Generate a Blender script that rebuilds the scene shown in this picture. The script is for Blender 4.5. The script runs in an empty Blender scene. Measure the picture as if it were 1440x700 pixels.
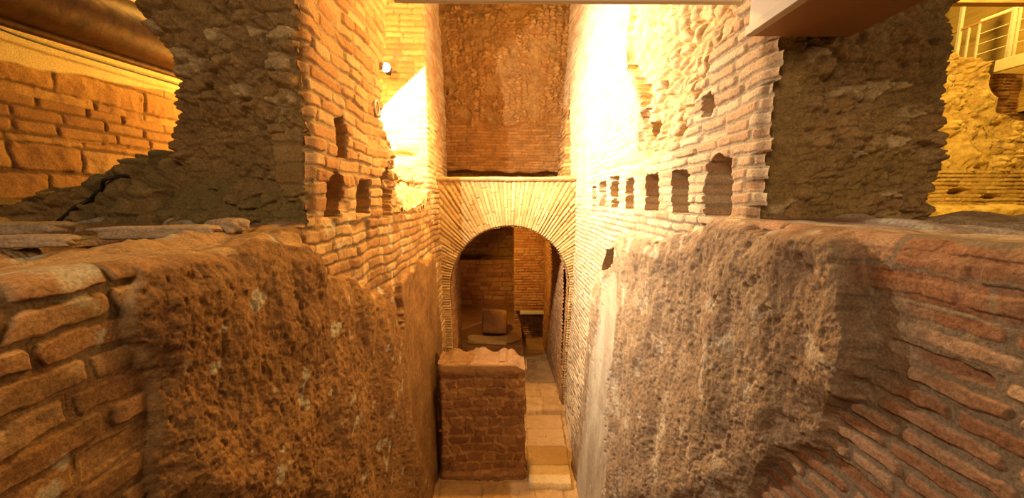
import bpy, math, random
import numpy as np
from mathutils import Vector, Matrix

# ------------------------------------------------------------------ camera, world, lights
random.seed(4)
sc = bpy.context.scene
C = sc.collection
F = 520.0
EYE = 3.5
PITCH = math.atan(70 / F)
YAW = math.atan(5 / F * math.cos(PITCH))
cam_data = bpy.data.cameras.new('camera')
cam_data.sensor_width = 36.0
cam_data.lens = 36.0 * F / 1440.0
cam_data.clip_start = 0.02
cam = bpy.data.objects.new('camera', cam_data)
C.objects.link(cam)
cam.location = (0, 0, EYE)
cam.rotation_euler = (math.pi / 2 - PITCH, 0, -YAW)
sc.camera = cam

sc.view_settings.view_transform = 'Standard'
sc.view_settings.look = 'None'
sc.view_settings.gamma = 1.0
sc.view_settings.use_curve_mapping = False
sc.view_settings.exposure = 0.0

world = bpy.data.worlds.new('world')
sc.world = world
world.use_nodes = True
bg = world.node_tree.nodes['Background']
bg.inputs[0].default_value = (1.0, 0.50, 0.18, 1)
bg.inputs[1].default_value = 0.032


def lamp(name, kind, loc, power, col, target=None, size=0.08, angle=60, blend=0.4):
    d = bpy.data.lights.new(name, kind)
    d.energy = power
    d.color = col
    if kind == 'SPOT':
        d.spot_size = math.radians(angle)
        d.spot_blend = blend
        d.shadow_soft_size = size
    elif kind == 'POINT':
        d.shadow_soft_size = size
    elif kind == 'AREA':
        d.size = size
    o = bpy.data.objects.new(name, d)
    C.objects.link(o)
    o.location = loc
    if target is not None:
        o.rotation_euler = (Vector(target) - Vector(loc)).to_track_quat('-Z', 'Y').to_euler()
    return o


WARM = (1.0, 0.50, 0.10)
AMBER = (1.0, 0.45, 0.06)
CREAM = (1.0, 0.78, 0.48)
# trench floodlights hung above the frame
lamp('trench_flood_lamp', 'POINT', (0.30, 3.3, 5.6), 280, WARM, size=0.15)
lamp('trench_back_lamp', 'SPOT', (0.0, 4.95, 5.9), 900, (1.0, 0.52, 0.12), target=(0.0, 4.0, 0.0), size=0.12, angle=112, blend=0.7)
# spotlight in the gap of the left wall that bleaches the far right wall
lamp('gap_spot_lamp', 'SPOT', (-1.35, 4.3, 4.9), 1700, (1.0, 0.86, 0.62), target=(1.05, 4.4, 4.1), size=0.06, angle=112, blend=0.8)
# lamp behind the near left pier shining on the cross wall
lamp('cross_wall_lamp', 'SPOT', (-1.47, 4.25, 4.84), 280, (1.0, 0.84, 0.6), target=(-1.47 + 0.68, 4.25 + 0.12, 4.84 - 0.72), size=0.01, angle=167, blend=0.04)
# gallery light behind the visitor
lamp('gallery_lamp', 'AREA', (-0.9, -0.8, 4.7), 46, (1.0, 0.69, 0.40), target=(0.6, 1.6, 3.2), size=0.8)
lamp('gallery_side_fill', 'AREA', (2.1, -0.6, 4.5), 15, (1.0, 0.66, 0.36), target=(1.7, 1.6, 4.2), size=0.6)  # added fill, lifts the right pier out of the boxed beam's shadow
# side rooms
lamp('left_room_lamp', 'POINT', (-2.15, 4.3, 4.05), 170, (1.0, 0.54, 0.07), size=0.05)
lamp('left_ceiling_lamp', 'POINT', (-2.0, 3.7, 5.5), 150, (1.0, 0.54, 0.08), size=0.1)
lamp('right_room_lamp', 'SPOT', (5.2, 3.4, 6.4), 1000, (1.0, 0.58, 0.10), target=(7.6, 6.2, 4.6), size=0.1, angle=110, blend=0.5)
lamp('walkway_lamp', 'POINT', (8.3, 6.2, 8.0), 700, (1.0, 0.60, 0.10), size=0.1)
lamp('chamber_lamp', 'POINT', (-1.1, 8.7, 1.6), 15, (1.0, 0.42, 0.08), size=0.08)
lamp('tunnel_lamp', 'SPOT', (-0.55, 6.7, 2.9), 230, (1.0, 0.46, 0.07), target=(0.5, 8.3, 1.95), size=0.06, angle=75, blend=0.6)


# ------------------------------------------------------------------ measuring helper (photo pixel -> point on a real plane)
_cp, _sp, _cy, _sy = math.cos(PITCH), math.sin(PITCH), math.cos(YAW), math.sin(YAW)
_R = np.array([_cy, -_sy, 0.0])
_Fw = np.array([_sy * _cp, _cy * _cp, -_sp])
_U = np.cross(_R, _Fw)


def ray(px, py):
    return (px - 720) / F * _R + (350 - py) / F * _U + _Fw


def atX(px, py, X):
    d = ray(px, py)
    return np.array([0, 0, EYE]) + d * X / d[0]


def atY(px, py, Y):
    d = ray(px, py)
    return np.array([0, 0, EYE]) + d * Y / d[1]


def polyX(pts, X):
    return [tuple(atX(a, b, X)[1:]) for a, b in pts]


# ------------------------------------------------------------------ numpy noise
def hsh(ix, iy, seed):
    a = (ix.astype(np.int64) * 374761393 + iy.astype(np.int64) * 668265263 + seed * 1274126177) & 0xFFFFFFFF
    a = ((a ^ (a >> 13)) * 1274126177) & 0xFFFFFFFF
    a = ((a ^ (a >> 16)) * 2246822519) & 0xFFFFFFFF
    a = a ^ (a >> 15)
    return (a & 0xFFFFFF) / float(0x1000000)


def vn(x, y, seed=0):
    ix, iy = np.floor(x), np.floor(y)
    fx, fy = x - ix, y - iy
    fx = fx * fx * fx * (fx * (fx * 6 - 15) + 10)
    fy = fy * fy * fy * (fy * (fy * 6 - 15) + 10)
    a, b = hsh(ix, iy, seed), hsh(ix + 1, iy, seed)
    c, d = hsh(ix, iy + 1, seed), hsh(ix + 1, iy + 1, seed)
    return (a + (b - a) * fx) * (1 - fy) + (c + (d - c) * fx) * fy


def fbm(x, y, seed=0, octv=4, gain=0.5):          # about -0.5 .. 0.5
    s, amp, tot = 0, 1.0, 0
    for k in range(octv):
        s = s + amp * (vn(x, y, seed + 17 * k) - 0.5)
        tot += amp
        x, y = x * 2.03 + 5.1, y * 2.03 - 3.7
        amp *= gain
    return s / tot * 1.6


def sst(a, b, x):
    t = np.clip((x - a) / (b - a), 0, 1)
    return t * t * (3 - 2 * t)


def worley(x, y, seed=0):
    ix, iy = np.floor(x), np.floor(y)
    f1 = np.full(x.shape, 9.0)
    f2 = np.full(x.shape, 9.0)
    rid = np.zeros(x.shape)
    for dx in (-1, 0, 1):
        for dy in (-1, 0, 1):
            cx, cy_ = ix + dx, iy + dy
            px = cx + 0.15 + 0.7 * hsh(cx, cy_, seed)
            py = cy_ + 0.15 + 0.7 * hsh(cx, cy_, seed + 7)
            d = np.hypot(px - x, py - y)
            near = d < f1
            f2 = np.where(near, f1, np.minimum(f2, d))
            rid = np.where(near, hsh(cx, cy_, seed + 13), rid)
            f1 = np.where(near, d, f1)
    return f1, f2, rid


def bricks(u, v, bl, bh, seed, joint=0.012, wob=0.012, rough=0.004):
    """relief 0..1, joint mask, random per brick"""
    U = u + wob * 2 * fbm(u * 4, v * 6, seed + 1, 2)
    V = v + wob * fbm(u * 2.5, v * 3, seed + 2, 2) + 0.35 * wob * fbm(u * 14, v * 14, seed + 3, 2)
    r = np.floor(V / bh)
    fv = V / bh - r
    s = U / bl + hsh(r, r * 0, seed + 4)
    def edge(i):
        return i + (hsh(i, r, seed + 5) - 0.5) * 0.5
    i = np.floor(s)
    i = np.where(s < edge(i), i - 1, np.where(s >= edge(i + 1), i + 1, i))
    du = np.minimum(s - edge(i), edge(i + 1) - s) * bl
    jv = (hsh(i, r, seed + 8) - 0.5) * 0.12 * bh
    dv = np.minimum(fv * bh + jv, (1 - fv) * bh - jv)
    k = 0.005
    d = -np.log(np.exp(-du / k) + np.exp(-dv / k)) * k
    d = d + rough * 2 * fbm(u * 30, v * 30, seed + 6, 3)
    m = joint * 0.5
    t = np.clip((d - m) / 0.008, 0, 1)
    h = 1 - (1 - t) ** 2
    h = h * (0.45 + 0.55 * sst(-0.12, 0.2, fbm(u * 3.1, v * 3.1, seed + 12, 3))) + 0.25 * fbm(u * 22, v * 22, seed + 13, 3)
    mort = 1 - sst(m - 0.002, m + 0.004, d)
    rnd = hsh(i, r, seed + 9)
    rnd2 = hsh(i, r, seed + 10)
    return h, mort, rnd, rnd2


def stones(u, v, su, sv, seed, gap=0.10):
    w = 0.35
    x = u / su + w * fbm(u / su * 1.3, v / sv * 1.3, seed + 1, 2)
    y = v / sv + w * fbm(u / su * 1.3 + 9, v / sv * 1.3, seed + 2, 2)
    f1, f2, rid = worley(x, y, seed)
    e = f2 - f1
    e = e + 0.10 * fbm(u / su * 6, v / sv * 6, seed + 3, 2)
    t = np.clip((e - gap * 0.6) / 0.38, 0, 1)
    h = 1 - (1 - t) ** 2
    mort = 1 - sst(gap * 0.7, gap * 1.5, e)
    return h, mort, rid


def sdf(poly, y, z):
    """signed distance to polygon, negative inside"""
    d = np.full(y.shape, 1e9)
    inside = np.zeros(y.shape, bool)
    n = len(poly)
    for i in range(n):
        ax, ay = poly[i]
        bx, by = poly[(i + 1) % n]
        ex, ey = bx - ax, by - ay
        wx, wy = y - ax, z - ay
        t = np.clip((wx * ex + wy * ey) / (ex * ex + ey * ey + 1e-12), 0, 1)
        d = np.minimum(d, np.hypot(wx - ex * t, wy - ey * t))
        cond = (ay > z) != (by > z)
        with np.errstate(divide='ignore', invalid='ignore'):
            xi = (bx - ax) * (z - ay) / (by - ay + 1e-30) + ax
        inside ^= cond & (y < xi)
    return np.where(inside, -d, d)


def zone(poly, y, z, soft, warp, seed, freq=6):
    d = sdf(poly, y, z) + warp * 2 * fbm(y * freq, z * freq, seed, 4)
    return sst(soft, -soft, d), d


# ------------------------------------------------------------------ mesh helpers
def set_props(o, label=None, cat=None, group=None, kind=None):
    if label: o['label'] = label
    if cat: o['category'] = cat
    if group: o['group'] = group
    if kind: o['kind'] = kind
    return o


def grid(name, P, mask, mat, parent=None, keep=None, smooth=True, qsel=None):
    nu, nv = P.shape[:2]
    idx = np.arange(nu * nv, dtype=np.int32).reshape(nu, nv)
    q = np.stack([idx[:-1, :-1], idx[1:, :-1], idx[1:, 1:], idx[:-1, 1:]], -1).reshape(-1, 4)
    if keep is not None:
        k = keep[:-1, :-1] & keep[1:, :-1] & keep[1:, 1:] & keep[:-1, 1:]
        q = q[k.reshape(-1)]
    if qsel is not None:
        q = q[qsel.reshape(-1)]
    V = P.reshape(-1, 3).astype(np.float32)
    M = mask.reshape(-1, 4).astype(np.float32)
    if keep is not None or qsel is not None:
        used = np.zeros(len(V), bool)
        used[q.reshape(-1)] = True
        remap = np.cumsum(used) - 1
        V, M = V[used], M[used]
        q = remap[q].astype(np.int32)
    me = bpy.data.meshes.new(name)
    me.vertices.add(len(V))
    me.vertices.foreach_set('co', V.reshape(-1))
    me.loops.add(q.size)
    me.loops.foreach_set('vertex_index', q.reshape(-1).astype(np.int32))
    me.polygons.add(len(q))
    me.polygons.foreach_set('loop_start', np.arange(0, q.size, 4, dtype=np.int32))
    me.polygons.foreach_set('use_smooth', np.full(len(q), smooth))
    me.update(calc_edges=True)
    at = me.attributes.new('mask', 'FLOAT_COLOR', 'POINT')
    at.data.foreach_set('color', M.reshape(-1))
    me.materials.append(mat)
    o = bpy.data.objects.new(name, me)
    C.objects.link(o)
    if parent: o.parent = parent
    return o


def split_grid(name, P, mask, mat, region, names):
    """one grid cut into its main mesh (region 0) and child meshes (names: region -> part name)"""
    rq = region[:-1, :-1]
    main = grid(name, P, mask, mat, qsel=~np.isin(rq, list(names)))
    for k, nm in names.items():
        sel = rq == k
        if sel.sum() > 12:
            grid(nm, P, mask, mat, main, qsel=sel)
    return main


def masks(shape, mort=0.0, rnd=0.5, plas=0.0, stain=0.0):
    m = np.zeros(shape + (4,))
    m[..., 0] = mort
    m[..., 1] = rnd
    m[..., 2] = plas
    m[..., 3] = stain
    return m


def raw(name, verts, faces, mat, parent=None, smooth=False):
    me = bpy.data.meshes.new(name)
    me.from_pydata([tuple(map(float, v)) for v in verts], [], faces)
    me.update()
    if smooth:
        me.polygons.foreach_set('use_smooth', [True] * len(me.polygons))
    me.materials.append(mat)
    o = bpy.data.objects.new(name, me)
    C.objects.link(o)
    if parent: o.parent = parent
    return o


def empty(name, loc=(0, 0, 0), rz=0):
    o = bpy.data.objects.new(name, None)
    C.objects.link(o)
    o.location = loc
    o.rotation_euler = (0, 0, rz)
    return o


def reparent(child, parent):
    """parent keeping the child's world coordinates (parents sit unrotated)"""
    child.parent = parent
    child.matrix_parent_inverse = Matrix.Translation(-Vector(parent.location))


def boxes(name, specs, mat, parent=None, bevel=0.006):
    """bevelled boxes joined in ONE mesh. spec=(cx,cy,cz,sx,sy,sz[,matrix])"""
    import bmesh
    bm = bmesh.new()
    for s in specs:
        b2 = bmesh.new()
        bmesh.ops.create_cube(b2, size=1.0)
        M = Matrix.Translation(s[:3]) @ (s[6] if len(s) > 6 else Matrix.Identity(4)) @ Matrix.Diagonal((s[3], s[4], s[5], 1))
        bmesh.ops.transform(b2, matrix=M, verts=b2.verts)
        if bevel:
            bmesh.ops.bevel(b2, geom=list(b2.edges), offset=min(bevel, 0.3 * min(s[3:6])), segments=2, affect='EDGES', profile=0.5)
        tmp = bpy.data.meshes.new('t')
        b2.to_mesh(tmp)
        b2.free()
        bm.from_mesh(tmp)
        bpy.data.meshes.remove(tmp)
    me = bpy.data.meshes.new(name)
    bm.to_mesh(me)
    bm.free()
    me.materials.append(mat)
    o = bpy.data.objects.new(name, me)
    C.objects.link(o)
    if parent: o.parent = parent
    return o


def tube(name, pts, radius, mat, parent=None, seg=12, caps=True):
    pts = [Vector(p) for p in pts]
    rads = radius if isinstance(radius, (list, tuple)) else [radius] * len(pts)
    V, Fc = [], []
    up = Vector((0, 0, 1))
    for i, p in enumerate(pts):
        t = (pts[min(i + 1, len(pts) - 1)] - pts[max(i - 1, 0)]).normalized()
        a = t.cross(up)
        if a.length < 1e-4: a = t.cross(Vector((1, 0, 0)))
        a.normalize()
        b = a.cross(t)
        for k in range(seg):
            w = 2 * math.pi * k / seg
            V.append(p + (a * math.cos(w) + b * math.sin(w)) * rads[i])
    for i in range(len(pts) - 1):
        for k in range(seg):
            k2 = (k + 1) % seg
            Fc.append((i * seg + k, i * seg + k2, (i + 1) * seg + k2, (i + 1) * seg + k))
    if caps:
        Fc.append(tuple(range(seg)))
        Fc.append(tuple((len(pts) - 1) * seg + k for k in range(seg))[::-1])
    return raw(name, V, Fc, mat, parent, smooth=True)


def smooth_pts(pts, n=6):
    out = []
    P = [Vector(p) for p in pts]
    for i in range(len(P) - 1):
        p0, p1, p2, p3 = P[max(i - 1, 0)], P[i], P[i + 1], P[min(i + 2, len(P) - 1)]
        for k in range(n):
            t = k / n
            out.append(0.5 * ((2 * p1) + (p2 - p0) * t + (2 * p0 - 5 * p1 + 4 * p2 - p3) * t * t + (3 * p1 - p0 - 3 * p2 + p3) * t ** 3))
    out.append(P[-1])
    return out


# ------------------------------------------------------------------ materials
def nodes_of(name):
    m = bpy.data.materials.new(name)
    m.use_nodes = True
    nt = m.node_tree
    return m, nt, nt.nodes, nt.links, nt.nodes['Principled BSDF']


def ramp(N, stops):
    r = N.new('ShaderNodeValToRGB')
    e = r.color_ramp.elements
    while len(e) < len(stops): e.new(0.5)
    for k, (p, c) in enumerate(stops):
        e[k].position = p
        e[k].color = (c[0], c[1], c[2], 1)
    return r


def masonry(name, brick, mortar, plaster, stain=(0.5, 0.5, 0.42), rough=0.9, bump=0.6, scale=1.0, grime=(0.11, 0.075, 0.04), grime_amt=0.55):
    """brick/plaster: lists of colours; reads the mesh attribute 'mask' (joint, random, plaster, stain)"""
    m, nt, N, L, B = nodes_of(name)
    at = N.new('ShaderNodeAttribute'); at.attribute_name = 'mask'
    sep = N.new('ShaderNodeSeparateColor'); L.new(at.outputs['Color'], sep.inputs[0])
    tc = N.new('ShaderNodeTexCoord')
    def noise(sc_, det=6, rg=0.6, dist=0.0):
        n = N.new('ShaderNodeTexNoise'); n.inputs['Scale'].default_value = sc_ * scale
        n.inputs['Detail'].default_value = det; n.inputs['Roughness'].default_value = rg
        n.inputs['Distortion'].default_value = dist
        L.new(tc.outputs['Object'], n.inputs['Vector']); return n.outputs['Fac']
    def mix(f, a, b, mode='MIX'):
        x = N.new('ShaderNodeMix'); x.data_type = 'RGBA'; x.blend_type = mode
        for sock, val in ((x.inputs['Factor'], f), (x.inputs[6], a), (x.inputs[7], b)):
            if isinstance(val, (int, float)): sock.default_value = val
            elif isinstance(val, tuple): sock.default_value = (*val, 1)
            else: L.new(val, sock)
        return x.outputs[2]
    def math_(op, a, b):
        x = N.new('ShaderNodeMath'); x.operation = op; x.use_clamp = True
        for sock, val in zip(x.inputs, (a, b)):
            if isinstance(val, (int, float)): sock.default_value = val
            else: L.new(val, sock)
        return x.outputs[0]
    n_big, n_mid, n_fine = noise(3.0, 5), noise(22, 6, 0.65), noise(120, 5, 0.7)
    # brick tone from its random number with some mottling
    t = math_('ADD', math_('MULTIPLY', sep.outputs[1], 0.62), math_('MULTIPLY', n_mid, 0.50))
    nb = len(brick)
    rb = ramp(N, [(0.08 + 0.84 * k / (nb - 1), c) for k, c in enumerate(brick)])
    L.new(t, rb.inputs[0])
    rp = ramp(N, [(0.30 + 0.42 * k / (len(plaster) - 1), c) for k, c in enumerate(plaster)])
    t2 = math_('ADD', math_('MULTIPLY', n_big, 0.45), math_('MULTIPLY', n_mid, 0.55))
    L.new(t2, rp.inputs[0])
    col = mix(sep.outputs[0], rb.outputs[0], mortar)
    col = mix(sep.outputs[2], col, rp.outputs[0])
    gr = N.new('ShaderNodeMapRange'); gr.inputs[1].default_value = 0.48; gr.inputs[2].default_value = 0.72
    L.new(noise(6.5, 8, 0.7, 0.6), gr.inputs[0])
    col = mix(math_('MULTIPLY', gr.outputs[0], grime_amt), col, grime)
    col = mix(at.outputs['Alpha'], col, stain)
    fine = N.new('ShaderNodeMapRange'); fine.inputs[1].default_value = 0.30; fine.inputs[2].default_value = 0.70
    fine.inputs[3].default_value = 0.52; fine.inputs[4].default_value = 1.30
    L.new(n_fine, fine.inputs[0])
    v = N.new('ShaderNodeVectorMath'); v.operation = 'SCALE'
    L.new(col, v.inputs[0]); L.new(fine.outputs[0], v.inputs[3])
    L.new(v.outputs[0], B.inputs['Base Color'])
    B.inputs['Roughness'].default_value = rough
    B.inputs['Specular IOR Level'].default_value = 0.25
    bp = N.new('ShaderNodeBump'); bp.inputs['Strength'].default_value = bump; bp.inputs['Distance'].default_value = 0.012
    hh = math_('ADD', math_('MULTIPLY', noise(48, 6, 0.7), 0.6), math_('MULTIPLY', n_fine, 0.4))
    L.new(hh, bp.inputs['Height']); L.new(bp.outputs[0], B.inputs['Normal'])
    return m


def plain(name, a, b, scale=8, rough=0.7, metal=0.0, bump=0.2, stretch=(1, 1, 1), spec=0.4):
    m, nt, N, L, B = nodes_of(name)
    tc = N.new('ShaderNodeTexCoord')
    mp = N.new('ShaderNodeMapping'); mp.inputs['Scale'].default_value = stretch
    L.new(tc.outputs['Object'], mp.inputs[0])
    n = N.new('ShaderNodeTexNoise'); n.inputs['Scale'].default_value = scale; n.inputs['Detail'].default_value = 8
    n.inputs['Roughness'].default_value = 0.65
    L.new(mp.outputs[0], n.inputs['Vector'])
    r = ramp(N, [(0.32, a), (0.68, b)])
    L.new(n.outputs['Fac'], r.inputs[0]); L.new(r.outputs[0], B.inputs['Base Color'])
    B.inputs['Roughness'].default_value = rough
    B.inputs['Metallic'].default_value = metal
    B.inputs['Specular IOR Level'].default_value = spec
    bp = N.new('ShaderNodeBump'); bp.inputs['Strength'].default_value = bump; bp.inputs['Distance'].default_value = 0.01
    L.new(n.outputs['Fac'], bp.inputs['Height']); L.new(bp.outputs[0], B.inputs['Normal'])
    return m


def glow(name, col, s):
    m, nt, N, L, B = nodes_of(name)
    B.inputs['Base Color'].default_value = (0.8, 0.8, 0.8, 1)
    B.inputs['Emission Color'].default_value = (*col, 1)
    B.inputs['Emission Strength'].default_value = s
    return m


BR_RED = [(0.30, 0.13, 0.065), (0.42, 0.20, 0.10), (0.50, 0.29, 0.16), (0.55, 0.38, 0.22)]
BR_TAN = [(0.40, 0.23, 0.13), (0.50, 0.32, 0.19), (0.58, 0.43, 0.28), (0.62, 0.50, 0.34)]
BR_ORANGE = [(0.36, 0.17, 0.07), (0.48, 0.26, 0.11), (0.55, 0.35, 0.16), (0.60, 0.44, 0.24)]
PLAS = [(0.26, 0.17, 0.09), (0.40, 0.27, 0.15), (0.50, 0.36, 0.21), (0.56, 0.44, 0.28)]
M_LEFT = masonry('left_masonry', [(0.20, 0.09, 0.035), (0.33, 0.17, 0.07), (0.45, 0.27, 0.12), (0.54, 0.36, 0.17), (0.58, 0.42, 0.22)], (0.22, 0.15, 0.075), [(0.085, 0.04, 0.014), (0.18, 0.092, 0.033), (0.29, 0.16, 0.06), (0.40, 0.25, 0.10)], stain=(0.50, 0.54, 0.44))
M_RIGHT = masonry('right_masonry', [(0.20, 0.085, 0.045), (0.31, 0.15, 0.08), (0.42, 0.26, 0.16), (0.56, 0.42, 0.28), (0.62, 0.50, 0.34)], (0.24, 0.185, 0.13), [(0.13, 0.08, 0.045), (0.24, 0.16, 0.10), (0.34, 0.245, 0.16), (0.44, 0.345, 0.235)], stain=(0.62, 0.58, 0.48))  # mortar darkened, the shadow in the joints is partly in this colour
M_RIGHT_UP = masonry('right_upper_masonry', BR_TAN, (0.42, 0.33, 0.22), [(0.36, 0.22, 0.08), (0.52, 0.35, 0.14), (0.62, 0.46, 0.20), (0.66, 0.52, 0.28)], grime_amt=0.25)
M_LEFT_UP = masonry('left_upper_masonry', BR_ORANGE, (0.40, 0.29, 0.16), PLAS, grime_amt=0.35)
M_PIER = masonry('pier_rubble', [(0.24, 0.14, 0.05), (0.33, 0.20, 0.08), (0.40, 0.27, 0.115), (0.54, 0.40, 0.21)], (0.29, 0.19, 0.075), [(0.20, 0.125, 0.042), (0.30, 0.195, 0.07), (0.40, 0.27, 0.11)], stain=(0.19, 0.15, 0.06), bump=0.8)
M_BACK = masonry('back_rubble', [(0.20, 0.085, 0.025), (0.30, 0.145, 0.045), (0.40, 0.21, 0.07), (0.50, 0.31, 0.12)], (0.22, 0.12, 0.045), [(0.16, 0.085, 0.03), (0.28, 0.16, 0.06), (0.42, 0.28, 0.11)])
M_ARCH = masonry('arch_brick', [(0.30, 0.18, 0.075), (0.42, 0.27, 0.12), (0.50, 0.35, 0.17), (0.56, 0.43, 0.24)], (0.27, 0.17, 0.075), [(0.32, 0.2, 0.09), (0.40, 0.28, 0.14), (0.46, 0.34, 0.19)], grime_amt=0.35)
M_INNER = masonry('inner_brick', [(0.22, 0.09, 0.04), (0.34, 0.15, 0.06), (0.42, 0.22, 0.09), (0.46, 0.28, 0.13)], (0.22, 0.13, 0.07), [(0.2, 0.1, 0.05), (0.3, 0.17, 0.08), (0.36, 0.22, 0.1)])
M_STUB = masonry('stub_tuff', [(0.20, 0.09, 0.04), (0.28, 0.13, 0.055), (0.34, 0.17, 0.07), (0.40, 0.22, 0.09)], (0.52, 0.30, 0.12), [(0.34, 0.18, 0.08), (0.46, 0.27, 0.12), (0.54, 0.36, 0.19)], stain=(0.62, 0.5, 0.36))
M_FLOOR = masonry('floor_stone', [(0.30, 0.16, 0.07), (0.40, 0.24, 0.11), (0.48, 0.30, 0.14), (0.54, 0.37, 0.19)], (0.26, 0.15, 0.07), [(0.34, 0.2, 0.09), (0.44, 0.28, 0.13), (0.5, 0.34, 0.17)], rough=0.7)
M_TUFF = masonry('outer_block', [(0.36, 0.17, 0.07), (0.44, 0.23, 0.09), (0.50, 0.28, 0.11), (0.56, 0.34, 0.15)], (0.20, 0.105, 0.045), [(0.60, 0.44, 0.24), (0.66, 0.50, 0.29), (0.70, 0.55, 0.34)], grime_amt=0.15)  # mortar tone darker than the real grey, joint shadow put into it
M_YELLOW = masonry('yellow_rubble', [(0.40, 0.24, 0.08), (0.52, 0.35, 0.12), (0.60, 0.43, 0.17), (0.66, 0.50, 0.24)], (0.42, 0.28, 0.11), [(0.46, 0.30, 0.09), (0.58, 0.42, 0.15), (0.66, 0.50, 0.22)])
M_RUST = plain('rusty_iron', (0.05, 0.018, 0.008), (0.15, 0.058, 0.022), 14, 0.5, 0.4, 0.35)
M_CABLE = plain('black_rubber', (0.012, 0.012, 0.012), (0.02, 0.02, 0.02), 30, 0.5)
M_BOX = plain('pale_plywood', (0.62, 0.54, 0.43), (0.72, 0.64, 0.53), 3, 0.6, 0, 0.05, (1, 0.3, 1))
M_UNDER = plain('shade_toned_soffit', (0.36, 0.19, 0.09), (0.42, 0.23, 0.11), 2.5, 0.6, 0, 0.03, (1, 0.3, 1))  # pale panel; the brown shade of its underside is put into the colour
M_BEAM = plain('pale_timber', (0.72, 0.60, 0.42), (0.82, 0.72, 0.54), 5, 0.6, 0, 0.08, (0.3, 4, 4))
M_STEEL = plain('galvanised_steel', (0.55, 0.52, 0.46), (0.70, 0.67, 0.60), 20, 0.4, 0.3, 0.03)
M_WOOD = plain('old_timber', (0.30, 0.16, 0.07), (0.48, 0.30, 0.14), 9, 0.75, 0, 0.3, (0.4, 6, 6))
M_PLANKW = plain('yellow_board', (0.50, 0.33, 0.10), (0.66, 0.46, 0.16), 4, 0.7, 0, 0.1, (1, 0.3, 5))
M_STONE = masonry('loose_stone', [(0.34, 0.25, 0.16), (0.4, 0.3, 0.2), (0.46, 0.35, 0.24)], (0.3, 0.22, 0.14), [(0.30, 0.21, 0.13), (0.42, 0.31, 0.20), (0.52, 0.41, 0.28)], bump=0.5)
M_BLACK = plain('black_metal', (0.02, 0.018, 0.015), (0.04, 0.035, 0.03), 10, 0.5, 0.4)
M_LENS = glow('lamp_glass', (1.0, 0.92, 0.75), 60)

XL, XR = -1.05, 1.05


# ------------------------------------------------------------------ trench side walls
def wall_cols(y0, y1, step_px, X=1.05):
    a, b = 1 / y0, 1 / y1
    n = int(abs(X) * F * (a - b) / step_px)
    return 1 / np.linspace(a, b, n)


def rows_for(Y, z0, z1, n, steep=1.05):
    """heights per column, most of them where a person in the passage can see"""
    zm = np.clip(EYE - steep * Y, z0, z1 - 0.3)
    k = int(n * 0.9)
    hi = np.linspace(0, 1, k)[None, :]
    lo = np.linspace(0, 1, n - k, endpoint=False)[None, :]
    return np.concatenate([z0 + (zm - z0)[:, None] * lo, zm[:, None] + (z1 - zm)[:, None] * hi], 1)


HOLES_R = [[(992, 310), (990, 270), (996, 228), (1010, 218), (1026, 226), (1026, 300), (1012, 312)],
           [(944, 300), (944, 242), (966, 238), (967, 301)], [(907, 299), (907, 246), (924, 244), (924, 299)],
           [(880, 295), (880, 252), (890, 251), (890, 295)], [(860, 294), (860, 249), (869, 248), (869, 294)],
           [(845, 292), (845, 257), (853, 255), (853, 292)], [(834, 291), (835, 262), (839, 262), (839, 291)],
           [(987, 164), (988, 138), (998, 130), (1003, 148), (998, 163)], [(903, 199), (904, 173), (913, 171), (912, 198)]]
HOLES_L = [[(469, 222), (467, 168), (476, 163), (482, 190), (481, 222)], [(457, 306), (456, 250), (470, 240), (478, 262), (477, 305)],
           [(500, 300), (500, 253), (515, 252), (517, 300)], [(536, 306), (531, 250), (541, 236), (548, 262), (546, 304)]]
P_RUB_R = polyX([(888, -40), (884, 90), (905, 150), (893, 215), (925, 208), (960, 185), (985, 122), (1000, 66), (1030, 44), (1045, -40)], XR)
P_MASS_R = polyX([(845, 385), (872, 335), (960, 335), (1010, 316), (1050, 305), (1110, 335), (1150, 322), (1205, 340), (1232, 430), (1244, 490), (1225, 565), (1165, 612), (1095, 640), (1070, 720), (820, 720), (835, 520)], XR)
P_FLAT_R = polyX([(862, 385), (847, 500), (832, 720), (878, 720), (872, 560), (884, 430), (876, 390)], XR)
P_WORN_R = polyX([(1180, 300), (1600, 300), (1600, 590), (1400, 555), (1320, 545), (1200, 550)], XR)
P_MASS_L = polyX([(168, 366), (300, 346), (420, 338), (450, 385), (520, 415), (545, 400), (556, 470), (600, 560), (606, 730), (205, 730), (190, 560), (170, 470)], XL)
P_FLAT_L = polyX([(553, 395), (570, 378), (606, 362), (613, 480), (608, 690), (592, 720), (566, 600), (556, 480)], XL)
P_WHITE_L = polyX([(40, 372), (95, 366), (115, 385), (95, 412), (60, 420), (42, 400)], XL)
P_GAP_L = polyX([(545, 120), (548, 190), (556, 240), (560, 315), (575, 320), (640, 330), (640, 100)], XL)


def holes_depth(polys, X, y, z, seed):
    D = np.zeros(y.shape)
    reg = np.zeros(y.shape, int)
    for k, h in enumerate(polys):
        P = polyX(h, X)
        d = sdf(P, y, z) + 0.016 * fbm(y * 22, z * 22, seed + k, 3)
        D = np.minimum(D, -(0.28 + 0.03 * (k % 3)) * sst(0.006, -0.012, d))
        reg = np.where(d < 0.0, 10 + k, reg)
    return D, reg


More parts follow.
